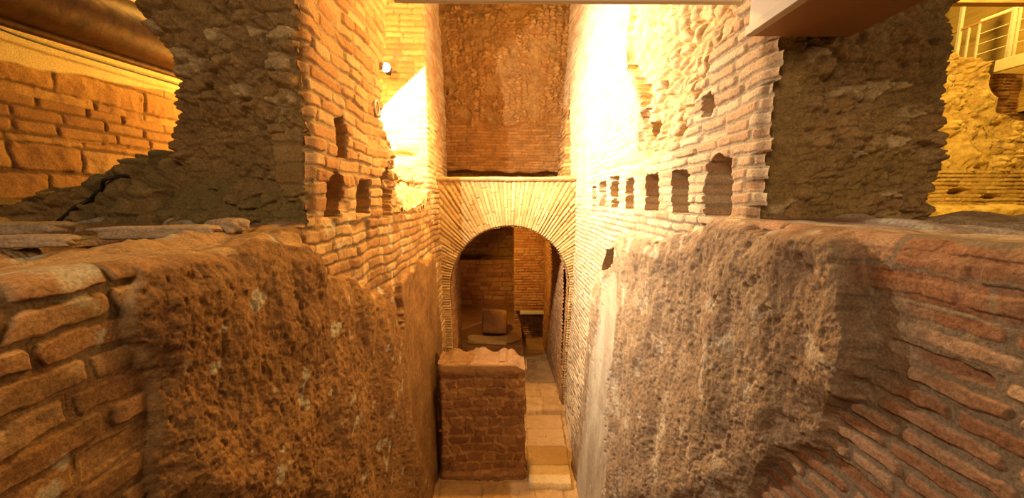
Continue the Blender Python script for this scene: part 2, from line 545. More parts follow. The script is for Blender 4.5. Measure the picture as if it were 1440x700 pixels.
def disp_right(y, z):
    """relief of the right trench wall (towards the trench) and its masks"""
    h, mo, rn, rn2 = bricks(y, z, 0.225, 0.056, 11, joint=np.where(z < 3.2, 0.019, 0.014), wob=0.016)
    low = fbm(y * 1.1, z * 1.1, 5, 3)
    D = 0.013 * h * (0.6 + 0.8 * rn2) + 0.03 * low
    worn, _ = zone(P_WORN_R, y, z, 0.06, 0.05, 31)
    hT, mT, rT, rT2 = bricks(y, z - 3.235, 0.36, 0.09, 14, joint=0.014, wob=0.02)
    topc = sst(1.42, 1.30, y) * (z > 3.235 + 0.01 * fbm(y * 5, y * 0, 15, 2)) * (z < 3.45)
    h = h * (1 - topc) + hT * topc
    mo = mo * (1 - topc) + mT * topc
    rn = rn * (1 - topc) + rT * topc
    worn = worn * (1 - 0.6 * topc)
    D = D * (1 - worn) + worn * (0.004 * h + 0.024 * fbm(y * 5, z * 5, 71, 5) + 0.008)
    miss = (rn2 < 0.05) & (z < 6)
    D = D - 0.02 * miss * h
    plas = np.clip(mo * 0 + 0.95 * worn * sst(-0.4, 0.15, fbm(y * 6, z * 6, 90, 4)), 0, 1)
    st_h, st_m, st_r = stones(y, z, 0.15, 0.075, 40)
    # broken upper part
    ru, _ = zone(P_RUB_R, y, z, 0.03, 0.05, 32)
    Dr = -0.09 + 0.03 * st_h * (0.5 + st_r) + 0.10 * fbm(y * 2.5, z * 2.5, 33, 5) + 0.012 * fbm(y * 20, z * 20, 42, 3)
    D = D * (1 - ru) + Dr * ru
    mo = mo * (1 - ru) + st_m * 0.4 * ru
    plas = plas * (1 - ru) + ru * (0.35 + 0.65 * st_m)
    rn = rn * (1 - ru) + st_r * ru
    # mortar mass that clings to the lower part
    ms, d = zone(P_MASS_R, y, z, 0.012, 0.045, 34)
    pit = np.clip(fbm(y * 30, z * 22, 36, 3) - 0.24, 0, 0.4)
    crk = np.abs(fbm(y * 5.0, z * 1.6, 37, 4))
    Dm = 0.045 + 0.050 * fbm(y * 2.0, z * 1.2, 35, 3) + 0.026 * fbm(y * 6, z * 2.6, 45, 3) + 0.05 * sst(-0.16, -0.02, d) * sst(1.45, 1.2, y) * sst(2.8, 3.0, z) + 0.010 * fbm(y * 11, z * 7, 38, 4) + 0.007 * fbm(y * 55, z * 45, 43, 3) - 0.032 * pit + 0.03 * sst(0.0, -0.12, d)
    flat, _ = zone(P_FLAT_R, y, z, 0.015, 0.07, 39, 5)
    Df = 0.072 + 0.02 * fbm(y * 3, z * 1.2, 41, 4) - 0.02 * sst(0.012, 0.0, np.abs(fbm(y * 3, z * 0.8, 46, 3)))
    Dm = Dm * (1 - flat) + Df * flat
    lowf = sst(3.44, 3.36, z)
    ms, flat = ms * lowf, flat * lowf
    D = D * (1 - ms) + Dm * ms
    mo = mo * (1 - ms)
    plas = np.maximum(plas * (1 - ms), ms)
    hd, reg = holes_depth(HOLES_R, XR, y, z, 300) if z.max() > 3.45 else holes_depth([[(859, 380), (862, 352), (873, 348), (866, 378)]], XR, y, z, 320)
    D = D + hd
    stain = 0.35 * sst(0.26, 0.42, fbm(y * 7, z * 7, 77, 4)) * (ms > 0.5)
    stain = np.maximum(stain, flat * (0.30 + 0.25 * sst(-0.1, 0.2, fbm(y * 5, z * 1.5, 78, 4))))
    reg = np.where(reg > 0, reg, np.where(flat > 0.5, 2, np.where(ms > 0.5, 1, np.where((ru > 0.5) & (z > 3.41), 3, 0))))
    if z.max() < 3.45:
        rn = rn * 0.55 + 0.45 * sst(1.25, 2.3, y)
    return D, mo, rn, plas, stain, reg


def disp_left(y, z):
    h, mo, rn, rn2 = bricks(y, z, 0.25, 0.078, 21, joint=0.016, wob=0.03)
    low = fbm(y * 1.0, z * 1.0, 15, 3)
    D = 0.016 * h * (0.5 + 0.9 * rn2) + 0.04 * low
    miss = rn2 < 0.06
    D = D - 0.02 * miss * h
    plas = 0.75 * sst(-0.02, 0.25, fbm(y * 5, z * 5, 152, 4)) * sst(3.5, 3.35, z)
    ms, d = zone(P_MASS_L, y, z, 0.012, 0.045, 134)
    pit = np.clip(fbm(y * 28, z * 20, 136, 3) - 0.24, 0, 0.4)
    crk = np.abs(fbm(y * 6.0, z * 1.2, 137, 4))
    Dm = 0.045 + 0.055 * fbm(y * 2.4, z * 1.0, 135, 3) + 0.022 * fbm(y * 6, z * 2.4, 145, 3) + 0.011 * fbm(y * 11, z * 7, 138, 4) + 0.008 * fbm(y * 50, z * 40, 143, 3) - 0.032 * pit + 0.03 * sst(0.0, -0.12, d)
    flat, _ = zone(P_FLAT_L, y, z, 0.015, 0.08, 139, 5)
    Df = 0.066 + 0.02 * fbm(y * 3, z * 1.2, 141, 5)
    tot = np.maximum(ms, flat)
    Dm = Dm * (1 - flat) + Df * flat
    lowf = sst(3.42, 3.33, z)
    tot = tot * lowf
    D = D * (1 - tot) + Dm * tot
    mo = mo * (1 - tot)
    plas = np.maximum(plas, tot)
    wh, _ = zone(P_WHITE_L, y, z, 0.03, 0.05, 150, 12)
    stain = np.clip(wh * 0.65 + 0.5 * sst(0.33, 0.45, fbm(y * 9, z * 9, 151, 4)), 0, 1)
    stain = np.clip(stain * (1 - flat), 0, 1)
    plas = np.maximum(plas, flat * lowf)
    reg = np.where(flat * lowf > 0.5, 2, np.where(tot > 0.5, 1, 0))
    if z.max() > 3.6:
        hd, reg = holes_depth(HOLES_L, XL, y, z, 400)
        D = D + hd
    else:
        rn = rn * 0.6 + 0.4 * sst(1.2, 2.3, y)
    return D, mo, rn, plas, stain, reg


def xr_of(z):        # the trench narrows a little towards the floor
    return np.interp(z, [0, 1.4, 2.8, 8], [0.905, 0.985, XR, XR])


def xl_of(z):
    return np.interp(z, [0, 1.4, 2.6, 8], [-0.975, -1.02, XL, XL])


def lower_wall(name, side, y0, y1, ztop, width, disp, mat, nrow=430, nled=150):
    """face from the floor up, over a worn edge and on across the ledge"""
    Y = np.concatenate([np.linspace(y0, 0.55, 90, endpoint=False), wall_cols(0.55, y1, 1.3)])
    zt = ztop(Y)
    Z = rows_for(Y, 0.0, 1.0, nrow)                       # placeholder shape
    Z = np.stack([rows_for(np.array([yy]), -0.05, t, nrow)[0] for yy, t in zip(Y, zt)])
    Yg = np.repeat(Y[:, None], nrow, 1)
    D, mo, rn, pl, st, reg = disp(Yg, Z)
    base = xr_of(Z) if side > 0 else xl_of(Z)
    # worn, rounded upper edge where nothing stands on the wall
    rel = (zt[:, None] - Z)
    open_ = sst(1.62, 1.50, Yg) if side > 0 else sst(2.05, 1.90, Yg)
    rr = 0.05 + 0.05 * fbm(Yg * 6, Yg * 0 + 3, 160, 3)
    rnd = np.clip(1 - rel / rr, 0, 1)
    D = D - open_ * rr * (1 - np.sqrt(np.clip(1 - rnd ** 2, 0, 1)))
    Xw = base - side * D
    Pw = np.stack([Xw, Yg, Z], -1)
    mw = np.stack([mo, rn, pl, st], -1)
    # ledge
    t = np.linspace(0, 1, nled) ** 1.8
    wid = width if side < 0 else (0.85 + (width - 0.85) * sst(1.80, 1.66, Y))[:, None]
    Xl = Xw[:, -1:] + side * t[None, :] * wid
    Yl = np.repeat(Y[:, None], nled, 1)
    su, sv = 0.34, 0.10
    sh, sm, sr = stones(Yl * 0.55 + Xl * 0.15, Xl, su, sv, 170 + side, gap=0.07)
    far = sst(0.0, 0.10, t)[None, :]
    bumpz = 0.036 * sh * (0.3 + sr) + 0.085 * fbm(Xl * 4.0, Yl * 2.2, 175 + side, 5) * (1 if side < 0 else 0.7)
    bumpz = (bumpz - 0.01) * (open_[:, :1] * 0.9 + 0.1)
    Zl = zt[:, None] + bumpz * far
    Pl = np.stack([Xl, Yl, Zl], -1)
    stl = 0.7 * sst(0.12, 0.34, fbm(Xl * 7, Yl * 5, 181, 4)) * (1.0 if side < 0 else 0.5)
    ml = np.stack([sm * 0.6, sr, 0.4 + 0 * sr, stl], -1)
    P = np.concatenate([Pw, Pl[:, 1:]], 1)
    M = np.concatenate([mw, ml[:, 1:]], 1)
    reg = np.concatenate([reg, np.full((len(Y), nled - 1), 5)], 1)
    reg[:, nrow - 1] = 5
    o = split_grid(name, P, M, mat, reg, {1: 'mortar_coat', 2: 'plaster_patch', 5: 'ledge_top', 10: 'beam_hole'})
    return set_props(o, kind='structure')


def ztop_left(Y):
    z = np.interp(Y, [0.3, 0.75, 1.0, 1.25, 1.65, 2.0, 3.3, 3.8, 4.5, 5.0, 6], [3.33, 3.335, 3.325, 3.315, 3.345, 3.40, 3.40, 3.38, 3.46, 3.62, 3.62])
    return z + 0.03 * fbm(Y * 7, Y * 0, 190, 3) * (Y < 1.95)


def ztop_right(Y):
    z = np.interp(Y, [0.3, 1.56, 6], [3.405, 3.415, 3.415])
    return z + 0.018 * fbm(Y * 6, Y * 0, 191, 3) * (Y < 1.5)


wl = lower_wall('wall_left', -1, 0.30, 5.78, ztop_left, 2.25, disp_left, M_LEFT)
set_props(wl, 'tall left trench wall of orange brick half covered in crumbling mortar', 'wall')
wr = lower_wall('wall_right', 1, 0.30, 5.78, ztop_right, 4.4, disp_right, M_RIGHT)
set_props(wr, 'right trench wall of worn red brick and pitted grey-brown mortar', 'wall')

# upper right wall with the row of beam holes
Y = wall_cols(1.56, 7.1, 1.15)
ny, nz = len(Y), 520
zz = np.linspace(0, 1, nz)
Z = np.stack([3.40 + (np.clip(3.5 + 0.62 * y + 0.35, 4.6, 6.6) - 3.40) * zz for y in Y])
Yg = np.repeat(Y[:, None], nz, 1)
D, mo, rn, pl, st, reg = disp_right(Yg, Z)
off = np.interp(Yg, [5.5, 7.1], [0, 0.07])
corner = sst(1.66, 1.56, Yg)
D = D - 0.03 * corner ** 2
# toothed end of the brick courses at the pier
ru = np.floor(Z / 0.056)
Yt = Yg + sst(1.75, 1.56, Yg) * (hsh(ru, ru * 0, 500) - 0.35) * 0.05
P = np.stack([XR - off - D, Yt, Z], -1)
wru = split_grid('wall_right_upper', P, np.stack([mo, rn, pl, st], -1), M_RIGHT_UP, reg, {3: 'broken_core', **{10 + k: 'beam_hole' for k in range(len(HOLES_R))}})
set_props(wru, 'bright upper right brick wall with a row of square beam holes', 'wall', kind='structure')


# ------------------------------------------------------------------ generic plan-path wall
def path_wall(name, pts, z0, z1, fn, ds, dz, mat, parent=None, round_r=0.05, keepfn=None, zfun=None):
    pts = [np.array(p, float) for p in pts]
    segs = [np.linalg.norm(b - a) for a, b in zip(pts[:-1], pts[1:])]
    cum = np.concatenate([[0], np.cumsum(segs)])
    n = max(int(cum[-1] / ds), 4)
    s = np.linspace(0, cum[-1], n)
    px = np.interp(s, cum, [p[0] for p in pts])
    py = np.interp(s, cum, [p[1] for p in pts])
    # smooth corners
    k = max(int(round_r / (cum[-1] / n)), 1)
    ker = np.ones(2 * k + 1) / (2 * k + 1)
    def sm(a):
        return np.convolve(np.concatenate([a[0] + (a[1] - a[0]) * np.arange(-k, 0), a, a[-1] + (a[-1] - a[-2]) * np.arange(1, k + 1)]), ker, 'valid')
    px, py = sm(px), sm(py)
    tx, ty = np.gradient(px), np.gradient(py)
    l = np.hypot(tx, ty)
    nx, ny_ = ty / l, -tx / l
    m = max(int((z1 - z0) / dz), 4)
    zv = np.linspace(z0, z1, m)
    S = np.repeat(s[:, None], m, 1)
    Zg = np.repeat(zv[None, :], n, 0)
    if zfun is not None:
        top = zfun(s, px, py)
        Zg = z0 + (top[:, None] - z0) * np.linspace(0, 1, m)[None, :]
    r = fn(S, Zg, np.repeat(px[:, None], m, 1), np.repeat(py[:, None], m, 1))
    D, M = r[0], r[1]
    P = np.stack([px[:, None] + nx[:, None] * D, py[:, None] + ny_[:, None] * D, Zg + (r[2] if len(r) > 2 else 0)], -1)
    keep = keepfn(S, Zg) if keepfn else None
    return grid(name, P, M, mat, parent, keep)


def rubble_fn(seed, su=0.13, sv=0.075, amp=0.035, big=0.10, bf=1.6, plas=0.5, stain=0.0):
    def fn(s, z, x, y):
        h, m, r = stones(s, z, su, sv, seed)
        h2, m2, r2 = stones(s + 3, z, su * 0.4, sv * 0.45, seed + 50)
        on = sst(-0.02, 0.12, fbm(s * 5, z * 5, seed + 5, 3) + 0.10)
        D = amp * h * on * (0.4 + r) + 0.012 * h2 + big * fbm(s * bf, z * bf, seed + 6, 5) + 0.028 * fbm(s * 20, z * 20, seed + 7, 4) - 0.10 * np.clip(fbm(s * 9, z * 9, seed + 9, 3) - 0.28, 0, 0.4)
        r = np.where(r > 0.84, 1.15, r * 0.62)
        p = np.clip(plas * (1 - on) + 0.5 * m, 0, 1)
        st = stain * sst(0.05, 0.3, fbm(s * 3, z * 3, seed + 8, 4))
        return D, np.stack([m * 0.7, r * on + r2 * (1 - on), p, st], -1)
    return fn


def brick_fn(seed, bl, bh, amp=0.02, big=0.03, joint=0.013, wob=0.014, missing=0.03):
    def fn(s, z, x, y):
        h, m, r, r2 = bricks(s, z, bl, bh, seed, joint, wob)
        D = amp * h * (0.5 + 0.9 * r2) + big * fbm(s * 1.3, z * 1.3, seed + 6, 4) - 0.6 * amp * (r2 < missing) * h
        return D, np.stack([m, r, m * 0, m * 0], -1)
    return fn


# ------------------------------------------------------------------ left pier
pier_l = empty('masonry_pier', (-1.4, 2.6, 3.40))
set_props(pier_l, 'dark rubble pier on the left ledge beside the rusty pipe', 'pier')
# brick facing towards the trench, with a ragged far end
Y = wall_cols(1.98, 3.75, 0.75)
ny, nz = len(Y), 420
Z = np.stack([3.385 + (np.clip(3.5 + 0.62 * y + 0.35, 4.6, 6.0) - 3.385) * np.linspace(0, 1, nz) for y in Y])
Yg = np.repeat(Y[:, None], nz, 1)
D, mo, rn, pl, st, reg = disp_left(Yg, Z)
rowi = np.floor(Z / 0.078)
edge = np.interp(Z, [3.38, 3.6, 3.9, 4.1, 4.3, 4.7, 5.2, 6], [3.42, 3.30, 3.24, 3.10, 3.12, 3.28, 3.40, 3.5]) + (hsh(rowi, rowi * 0, 610) - 0.5) * 0.14
brk = sst(-0.03, 0.05, Yg - edge)
gap2, _ = zone(polyX([(538, 180), (550, 175), (560, 240), (578, 300), (585, 330), (545, 315)], XL), Yg, Z, 0.02, 0.03, 615)
sh, smm, sr = stones(Yg, Z, 0.13, 0.09, 611)
D = D * (1 - brk) + brk * (-0.05 - np.interp(Z, [3.4, 3.75, 4.1, 4.3], [0.06, 0.12, 0.35, 0.6]) * np.clip(Yg - edge, 0, 2) + 0.06 * sh * (0.4 + sr) + 0.08 * fbm(Yg * 4, Z * 4, 612, 4))
pl = np.maximum(pl, brk * 0.8)
D = D - 0.035 * sst(2.06, 1.98, Yg) ** 2
P = np.stack([XL + D, Yg, Z], -1)
f1 = split_grid('brick_facing', P, np.stack([mo * (1 - brk), rn, pl, st * 0], -1), M_LEFT_UP, reg, {10 + k: 'beam_hole' for k in range(len(HOLES_L))})
reparent(f1, pier_l); f1['label'] = 'golden brick facing with beam holes on the trench side'
def pier_left_fn(s, z, x, y):
    D, M = rubble_fn(620, 0.11, 0.075, 0.036, 0.16, 2.2, 0.9)(s, z, x, y)[:2]
    D = D + 0.10 * sst(3.62, 3.42, z)                      # foot spreads
    M[..., 3] = 0.75 * sst(3.75, 3.50, z + 0.15 * fbm(s * 4, z * 4, 625, 3))
    return D, M
f2 = path_wall('rubble_core', [(-1.62, 3.4), (-1.70, 2.7), (-1.76, 2.02), (-1.04, 2.02)], 3.36, 5.0, pier_left_fn, 0.0055, 0.0055, M_PIER, None)
f2.data.flip_normals()
reparent(f2, pier_l)
# quoin bricks of the facing that turn the corner, same masonry family as the facing
def quoin_fn(s, z, x, y):
    row = np.floor(z / 0.17)
    h, m, r, r2 = bricks(s * 0.8, z, 0.24, 0.105, 631, 0.016, 0.018)
    L_ = 0.10 + 0.12 * hsh(row, row * 0, 632)
    D = 0.02 * h + 0.03 * fbm(s * 3, z * 3, 633, 4) - 0.09 * sst(L_ - 0.02, L_ + 0.03, 0.26 - s + 0 * z)
    return D, np.stack([m, r * 0.7, 0.35 + 0 * m, 0 * m], -1)
q = path_wall('quoin_bricks', [(-1.32, 1.985), (-1.075, 1.985), (-1.06, 2.02)], 3.55, 5.0, quoin_fn, 0.005, 0.005, M_PIER, None, 0.02)
reparent(q, pier_l)

# ------------------------------------------------------------------ right pier
def pier_right_fn(s, z, x, y):
    D, M = rubble_fn(640, 0.12, 0.070, 0.024, 0.10, 2.2, 0.9)(s, z, x, y)
    return D * (0.15 + 0.85 * sst(0.10, 0.35, s)) - 0.05 * sst(0.2, 0.1, s), M
pier_r = empty('masonry_pier', (1.45, 2.2, 3.40))
set_props(pier_r, 'broad dark rubble pier on the right ledge below the pale boxed beam', 'pier')
f3 = path_wall('rubble_core', [(1.065, 1.70), (1.075, 1.60), (1.80, 1.60), (1.83, 2.2), (1.80, 3.2)], 3.38, 4.9, pier_right_fn, 0.005, 0.005, M_PIER, None, 0.03)
reparent(f3, pier_r)

# ------------------------------------------------------------------ far left upper wall (cross wall and its flank)
def zfar(s, z, x, y):
    h, m, r, r2 = bricks(s, z, 0.27, 0.07, 650, 0.012, 0.012)
    D = 0.02 * h * (0.5 + r2) + 0.02 * fbm(s * 2, z * 2, 651, 3)
    rub = sst(3.95, 3.80, z + 0.12 * fbm(s * 5, z * 5, 652, 3)) * sst(1.65, 1.35, s + 0 * z)
    sh, sm_, sr = stones(s, z, 0.12, 0.10, 653)
    D = D * (1 - rub) + rub * (0.02 + 0.07 * sh * (0.3 + sr))
    # hole and chipped bricks
    ch = sst(0.5, 0.0, np.hypot((x + 1.45) / 0.22, (z - 4.06) / 0.06) - 0.7)
    D = D - 0.05 * ch
    return D, np.stack([m * (1 - rub), r, rub * 0.6, 0 * m], -1)
wfl = path_wall('wall_left_far', [(-2.7, 5.02), (-1.055, 5.02), (-1.16, 7.1)], 3.2, 6.7, zfar, 0.011, 0.011, M_RIGHT_UP, None, 0.03)
set_props(wfl, 'bleached brick cross wall behind the left pier, striped flank above the arch', 'wall', kind='structure')

# rubble slope in the gap between the pier and the cross wall
nu, nv = 170, 130
gx = np.linspace(-2.6, -1.03, nu)[:, None] + np.zeros((1, nv))
gy = np.linspace(3.2, 5.08, nv)[None, :] + np.zeros((nu, 1))
sh, sm_, sr = stones(gx, gy, 0.16, 0.16, 660)
gz = ztop_left(gy) + np.interp(gx, [-2.6, -1.5, -1.1, -1.03], [0.3, 0.16, 0.02, -0.03]) + 0.07 * sh * (0.3 + sr) + 0.12 * fbm(gx * 3, gy * 3, 661, 4) - 0.04
fill = grid('gap_rubble', np.stack([gx, gy, gz], -1), np.stack([sm_ * 0.5, sr, 0.4 + 0 * sr, 0 * sr], -1), M_LEFT_UP)
set_props(fill, 'tumbled rubble slope between the left pier and bright cross wall', 'rubble', kind='stuff')

# ------------------------------------------------------------------ back wall above the arch
def back_fn(s, z, x, y):
    h, m, r, r2 = bricks(s, z, 0.26, 0.052, 670, 0.012, 0.02)
    Db = 0.014 * h * (0.5 + r2) - 0.05 * (z < 4.25) * (r2 < 0.10) * h
    sh, sm_, sr = stones(s, z, 0.11, 0.05, 671)
    on = sst(-0.25, -0.05, fbm(s * 4, z * 4, 674, 4))
    Dr = 0.05 * sh * (0.3 + sr) * on + 0.035 * fbm(s * 11, z * 14, 675, 4)
    line = 4.75 + 0.25 * np.abs(x + 0.1) + 0.15 * fbm(s * 3, z * 3, 672, 3)
    t = sst(-0.12, 0.12, z - line)
    D = Db * (1 - t) + Dr * t + 0.22 * fbm(s * 1.0, z * 1.0, 673, 5) + 0.10 * t + 0.40 * sst(5.0, 6.6, z)
    D = D - 0.22 * sst(4.02, 3.96, z + 0.06 * fbm(s * 4, z * 4, 676, 3))
    return D, np.stack([m * (1 - t) * 0.8 + sm_ * t * 0.3 * on, (r * 0.6 + 0.1) * (1 - t) + sr * t, t * (0.95 - 0.6 * on), 0 * m], -1)
wb = path_wall('wall_back', [(-1.3, 7.0), (1.2, 7.0)], 3.3, 7.6, back_fn, 0.010, 0.010, M_BACK)
set_props(wb, 'rough brown vaulted back wall rising behind the brick arch', 'wall', kind='structure')
# ragged dark pilaster at the right end of the back wall
def pil_fn(s, z, x, y):
    h, m, r, r2 = bricks(s, z, 0.25, 0.065, 680, 0.014, 0.02)
    row = np.floor(z / 0.065)
    w = np.interp(z, [3.3, 4.3, 5.0, 5.6], [0.0, 0.02, 0.06, 0.24])
    D = 0.03 * h * (0.3 + r2) + 0.05 * (hsh(row, row * 0, 681) - 0.5) - w
    return D, np.stack([m, r, 0 * m, 0 * m], -1)
pil = path_wall('wall_back_return', [(0.93, 7.05), (0.93, 6.25), (1.1, 6.2)], 3.3, 5.75, pil_fn, 0.012, 0.010, M_BACK, None, 0.02)
pil.data.flip_normals()
set_props(pil, 'toothed brick return at the right end of the upper back wall', 'wall', kind='structure')

# ------------------------------------------------------------------ arch
arch = empty('brick_arch', (0.02, 5.7, 0.0))
set_props(arch, 'pale brick arch of fanned voussoirs spanning the far end of the trench', 'arch')
AC, AZ, AR = 0.02, 2.15, 0.935


def arch_curve(n_j, n_a):
    I, O, S = [], [], []
    for k in range(n_j):                                   # left jamb
        z = AZ * k / n_j
        I.append((-0.86 - 0.055 * z / AZ, z)); O.append((-1.09, z))
    for k in range(n_a + 1):
        a = math.pi * (1 - k / n_a)
        c, s_ = math.cos(a), math.sin(a)
        I.append((AC + AR * c, AZ + AR * s_))
        # outer rectangle hit
        ts = []
        if abs(c) > 1e-6: ts.append(((1.09 if c > 0 else -1.09) - AC) / c)
        if s_ > 1e-6: ts.append((3.80 - AZ) / s_)
        t = min(ts)
        O.append((AC + t * c, AZ + t * s_))
    for k in range(n_j):
        z = AZ * (1 - (k + 1) / n_j)
        I.append((0.875 + 0.08 * z / AZ, z)); O.append((1.09, z))
    I, O = np.array(I), np.array(O)
    S = np.concatenate([[0], np.cumsum(np.hypot(*np.diff(I, axis=0).T))])
    return I, O, S


I, O, S = arch_curve(170, 420)
nt = 110
tt = np.linspace(0, 1, nt)[None, :]
rad = np.hypot(*(O - I).T)[:, None] * tt
Sg = np.repeat(S[:, None], nt, 1)
h, m, r, r2 = bricks(rad + 0.02, Sg, 0.58, 0.040, 700, 0.009, 0.006, 0.003)
Dd = 0.012 * h * (0.5 + r2) + 0.02 * fbm(rad * 2, Sg * 2, 701, 3) - 0.02 * sst(0.02, 0.0, rad)
X = I[:, :1] + (O - I)[:, :1] * tt
Zz = I[:, 1:] + (O - I)[:, 1:] * tt
pm = 0.5 * sst(0.1, 0.3, fbm(X * 3, Zz * 3, 702, 4)) * sst(0.45, 0.6, rad)
ring = grid('voussoir_face', np.stack([X, 5.70 - Dd, Zz], -1), np.stack([m, r, pm, 0 * m], -1), M_ARCH)
reparent(ring, arch)
nd = 46
dd = np.linspace(0, 0.5, nd)[None, :]
Sg = np.repeat(S[:, None], nd, 1)
h, m, r, r2 = bricks(dd + 0 * Sg, Sg, 0.25, 0.056, 705, 0.012, 0.006, 0.003)
Dd = 0.014 * h * (0.5 + r2)
cx = np.array([0.02, 1.6])[None, :]
nrm = cx - I
nrm[:, 1] = np.where(I[:, 1] < AZ, 0, nrm[:, 1]); nrm = nrm / np.maximum(np.hypot(*nrm.T)[:, None], 1e-6)
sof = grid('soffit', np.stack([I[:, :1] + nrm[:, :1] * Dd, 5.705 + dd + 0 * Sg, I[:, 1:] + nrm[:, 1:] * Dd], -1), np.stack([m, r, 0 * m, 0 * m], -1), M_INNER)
reparent(sof, arch)
nx_, nk = 160, 60
gx = np.linspace(-1.10, 1.10, nx_)[:, None] + np.zeros((1, nk))
prof = [(5.67, 3.775), (5.655, 3.80), (5.66, 3.83), (5.70, 3.838), (6.9, 3.84)]
kk = np.linspace(0, 1, nk) ** 2
cu = np.array([0, 0.02, 0.05, 0.10, 1.0])
gy = np.interp(kk, cu, [p[0] for p in prof])[None, :] + 0.012 * fbm(gx * 6, gx * 0 + kk[None, :] * 9, 710, 4)
gz = np.interp(kk, cu, [p[1] for p in prof])[None, :] + 0.015 * fbm(gx * 5, gx * 0 + kk[None, :] * 7, 711, 4)
cop = grid('coping', np.stack([gx, gy, gz], -1), masks((nx_, nk), plas=1.0), M_ARCH)
reparent(cop, arch)

# ------------------------------------------------------------------ trench floor
nu, nv = 230, 330
gx = np.linspace(-1.15, 1.05, nu)[:, None] + np.zeros((1, nv))
gy = np.linspace(0.3, 5.62, nv)[None, :] + np.zeros((nu, 1))
h, m, r, r2 = bricks(gx + 0.2, gy, 0.55, 0.42, 720, 0.02, 0.03)
gz = -0.02 + 0.015 * h + 0.02 * fbm(gx * 2.5, gy * 2.5, 721, 4)
fl = grid('floor', np.stack([gx, gy, gz], -1), np.stack([m, r, 0.4 + 0 * m, 0 * m], -1), M_FLOOR)
set_props(fl, 'orange-lit stone floor at the bottom of the trench', 'floor', kind='structure')


def slab(x0, x1, y0, y1, z0, z1, seed, name='paving_slab', mat=None, skew=0.02):
    nu, nv = 40, 30
    u = np.linspace(0, 1, nu)[:, None]; v = np.linspace(0, 1, nv)[None, :]
    e = np.minimum(np.minimum(u * (x1 - x0), (1 - u) * (x1 - x0)), np.minimum(v * (y1 - y0), (1 - v) * (y1 - y0)))
    side = np.clip(1 - e / 0.012, 0, 1)
    X = x0 + (x1 - x0) * u + 0.02 * fbm(v * 4 + 0 * u, u * 0 + seed, seed, 3) * np.sign(u - 0.5) + skew * (v - 0.5)
    Yy = y0 + (y1 - y0) * v + 0.02 * fbm(u * 4 + 0 * v, v * 0 + seed, seed + 1, 3)
    Zt = z1 + 0.008 * fbm(X * 6, Yy * 6, seed + 2, 4) - (z1 - z0) * (side >= 1) - 0.006 * side
    o = grid(name, np.stack([X, Yy, Zt], -1), masks((nu, nv), rnd=0.75, plas=0.55), mat or M_SLAB)
    return o


M_SLAB = masonry('pale_slab', [(0.46, 0.32, 0.17), (0.54, 0.40, 0.22), (0.60, 0.46, 0.27)], (0.4, 0.28, 0.14), [(0.44, 0.29, 0.13), (0.54, 0.39, 0.20), (0.60, 0.46, 0.26)], rough=0.6, bump=0.2, grime_amt=0.2)
M_SLAB2 = masonry('brown_slab', [(0.34, 0.20, 0.09), (0.42, 0.26, 0.12), (0.48, 0.31, 0.15)], (0.3, 0.18, 0.09), [(0.32, 0.19, 0.08), (0.41, 0.26, 0.12), (0.48, 0.32, 0.16)], rough=0.65, bump=0.25, grime_amt=0.3)
for (x0, x1, y0, y1, zt, mt, lab) in [
        (0.235, 0.79, 4.06, 4.39, 0.075, M_SLAB, 'palest raised stone slab beside the foot of the tuff stub wall'),
        (0.245, 0.81, 4.41, 4.78, 0.060, M_SLAB2, 'tan stone slab just behind the palest raised slab'),
        (0.255, 0.83, 4.80, 5.21, 0.045, M_SLAB2, 'brown paving slab third back from the palest slab'),
        (0.265, 0.85, 5.23, 5.58, 0.035, M_SLAB2, 'shaded paving slab against the threshold step under the arch')]:
    set_props(slab(x0, x1, y0, y1, -0.03, zt, int(y0 * 100), mat=mt), lab, 'paving slab', 'paving slabs leading to the arch')

# ------------------------------------------------------------------ tuff stub wall in the trench
stub = empty('stub_wall', (-0.33, 4.5, 0.0))
set_props(stub, 'waist-high block of dark squared stones with pale mortar on the trench floor', 'stub wall')
def stub_fn(s, z, x, y):
    h, m, r, r2 = bricks(s, z, 0.19, 0.12, 730, 0.024, 0.04, 0.014)
    D = 0.016 * h * (0.5 + r2) + 0.02 * fbm(s * 3, z * 3, 731, 4)
    top = sst(1.36, 1.46, z + 0.08 * fbm(s * 6, z * 6, 732, 3))
    low = sst(0.12, 0.05, z)
    D = D * (1 - top) + top * 0.03 - 0.05 * sst(1.50, 1.60, z) + 0.02 * low
    return D, np.stack([m * (1 - top), r, top * 0.9 + 0.5 * low * (1 - top), 0.8 * sst(0.25, 0.5, fbm(s * 3, z * 3, 733, 3)) * (z > 1.35)], -1)
def stub_top(s, x, y):
    return 1.53 - 0.07 * sst(-0.1, 0.22, x) + 0.05 * fbm(x * 7 + y * 3, x * 0, 734, 3) + 0.012 * np.abs(np.sin(x * 16))
body = path_wall('stone_body', [(-0.78, 4.62), (-0.83, 4.26), (0.19, 4.26), (0.20, 4.62)], -0.02, 1.6, stub_fn, 0.007, 0.007, M_STUB, None, 0.025, zfun=stub_top)
reparent(body, stub)
nu, nv = 130, 50
gx = np.linspace(-0.86, 0.20, nu)[:, None] + np.zeros((1, nv))
gy = np.linspace(4.252, 4.64, nv)[None, :] + np.zeros((nu, 1))
gz = stub_top(None, gx, 4.26) - 0.004 + 0.07 * fbm(gx * 6, gy * 6, 735, 3) * sst(0, 0.1, gy - 4.26)
cap = grid('mortar_cap', np.stack([gx, gy, gz], -1), masks((nu, nv), mort=0.9, rnd=0.4, plas=0.1), M_INNER)
reparent(cap, stub)
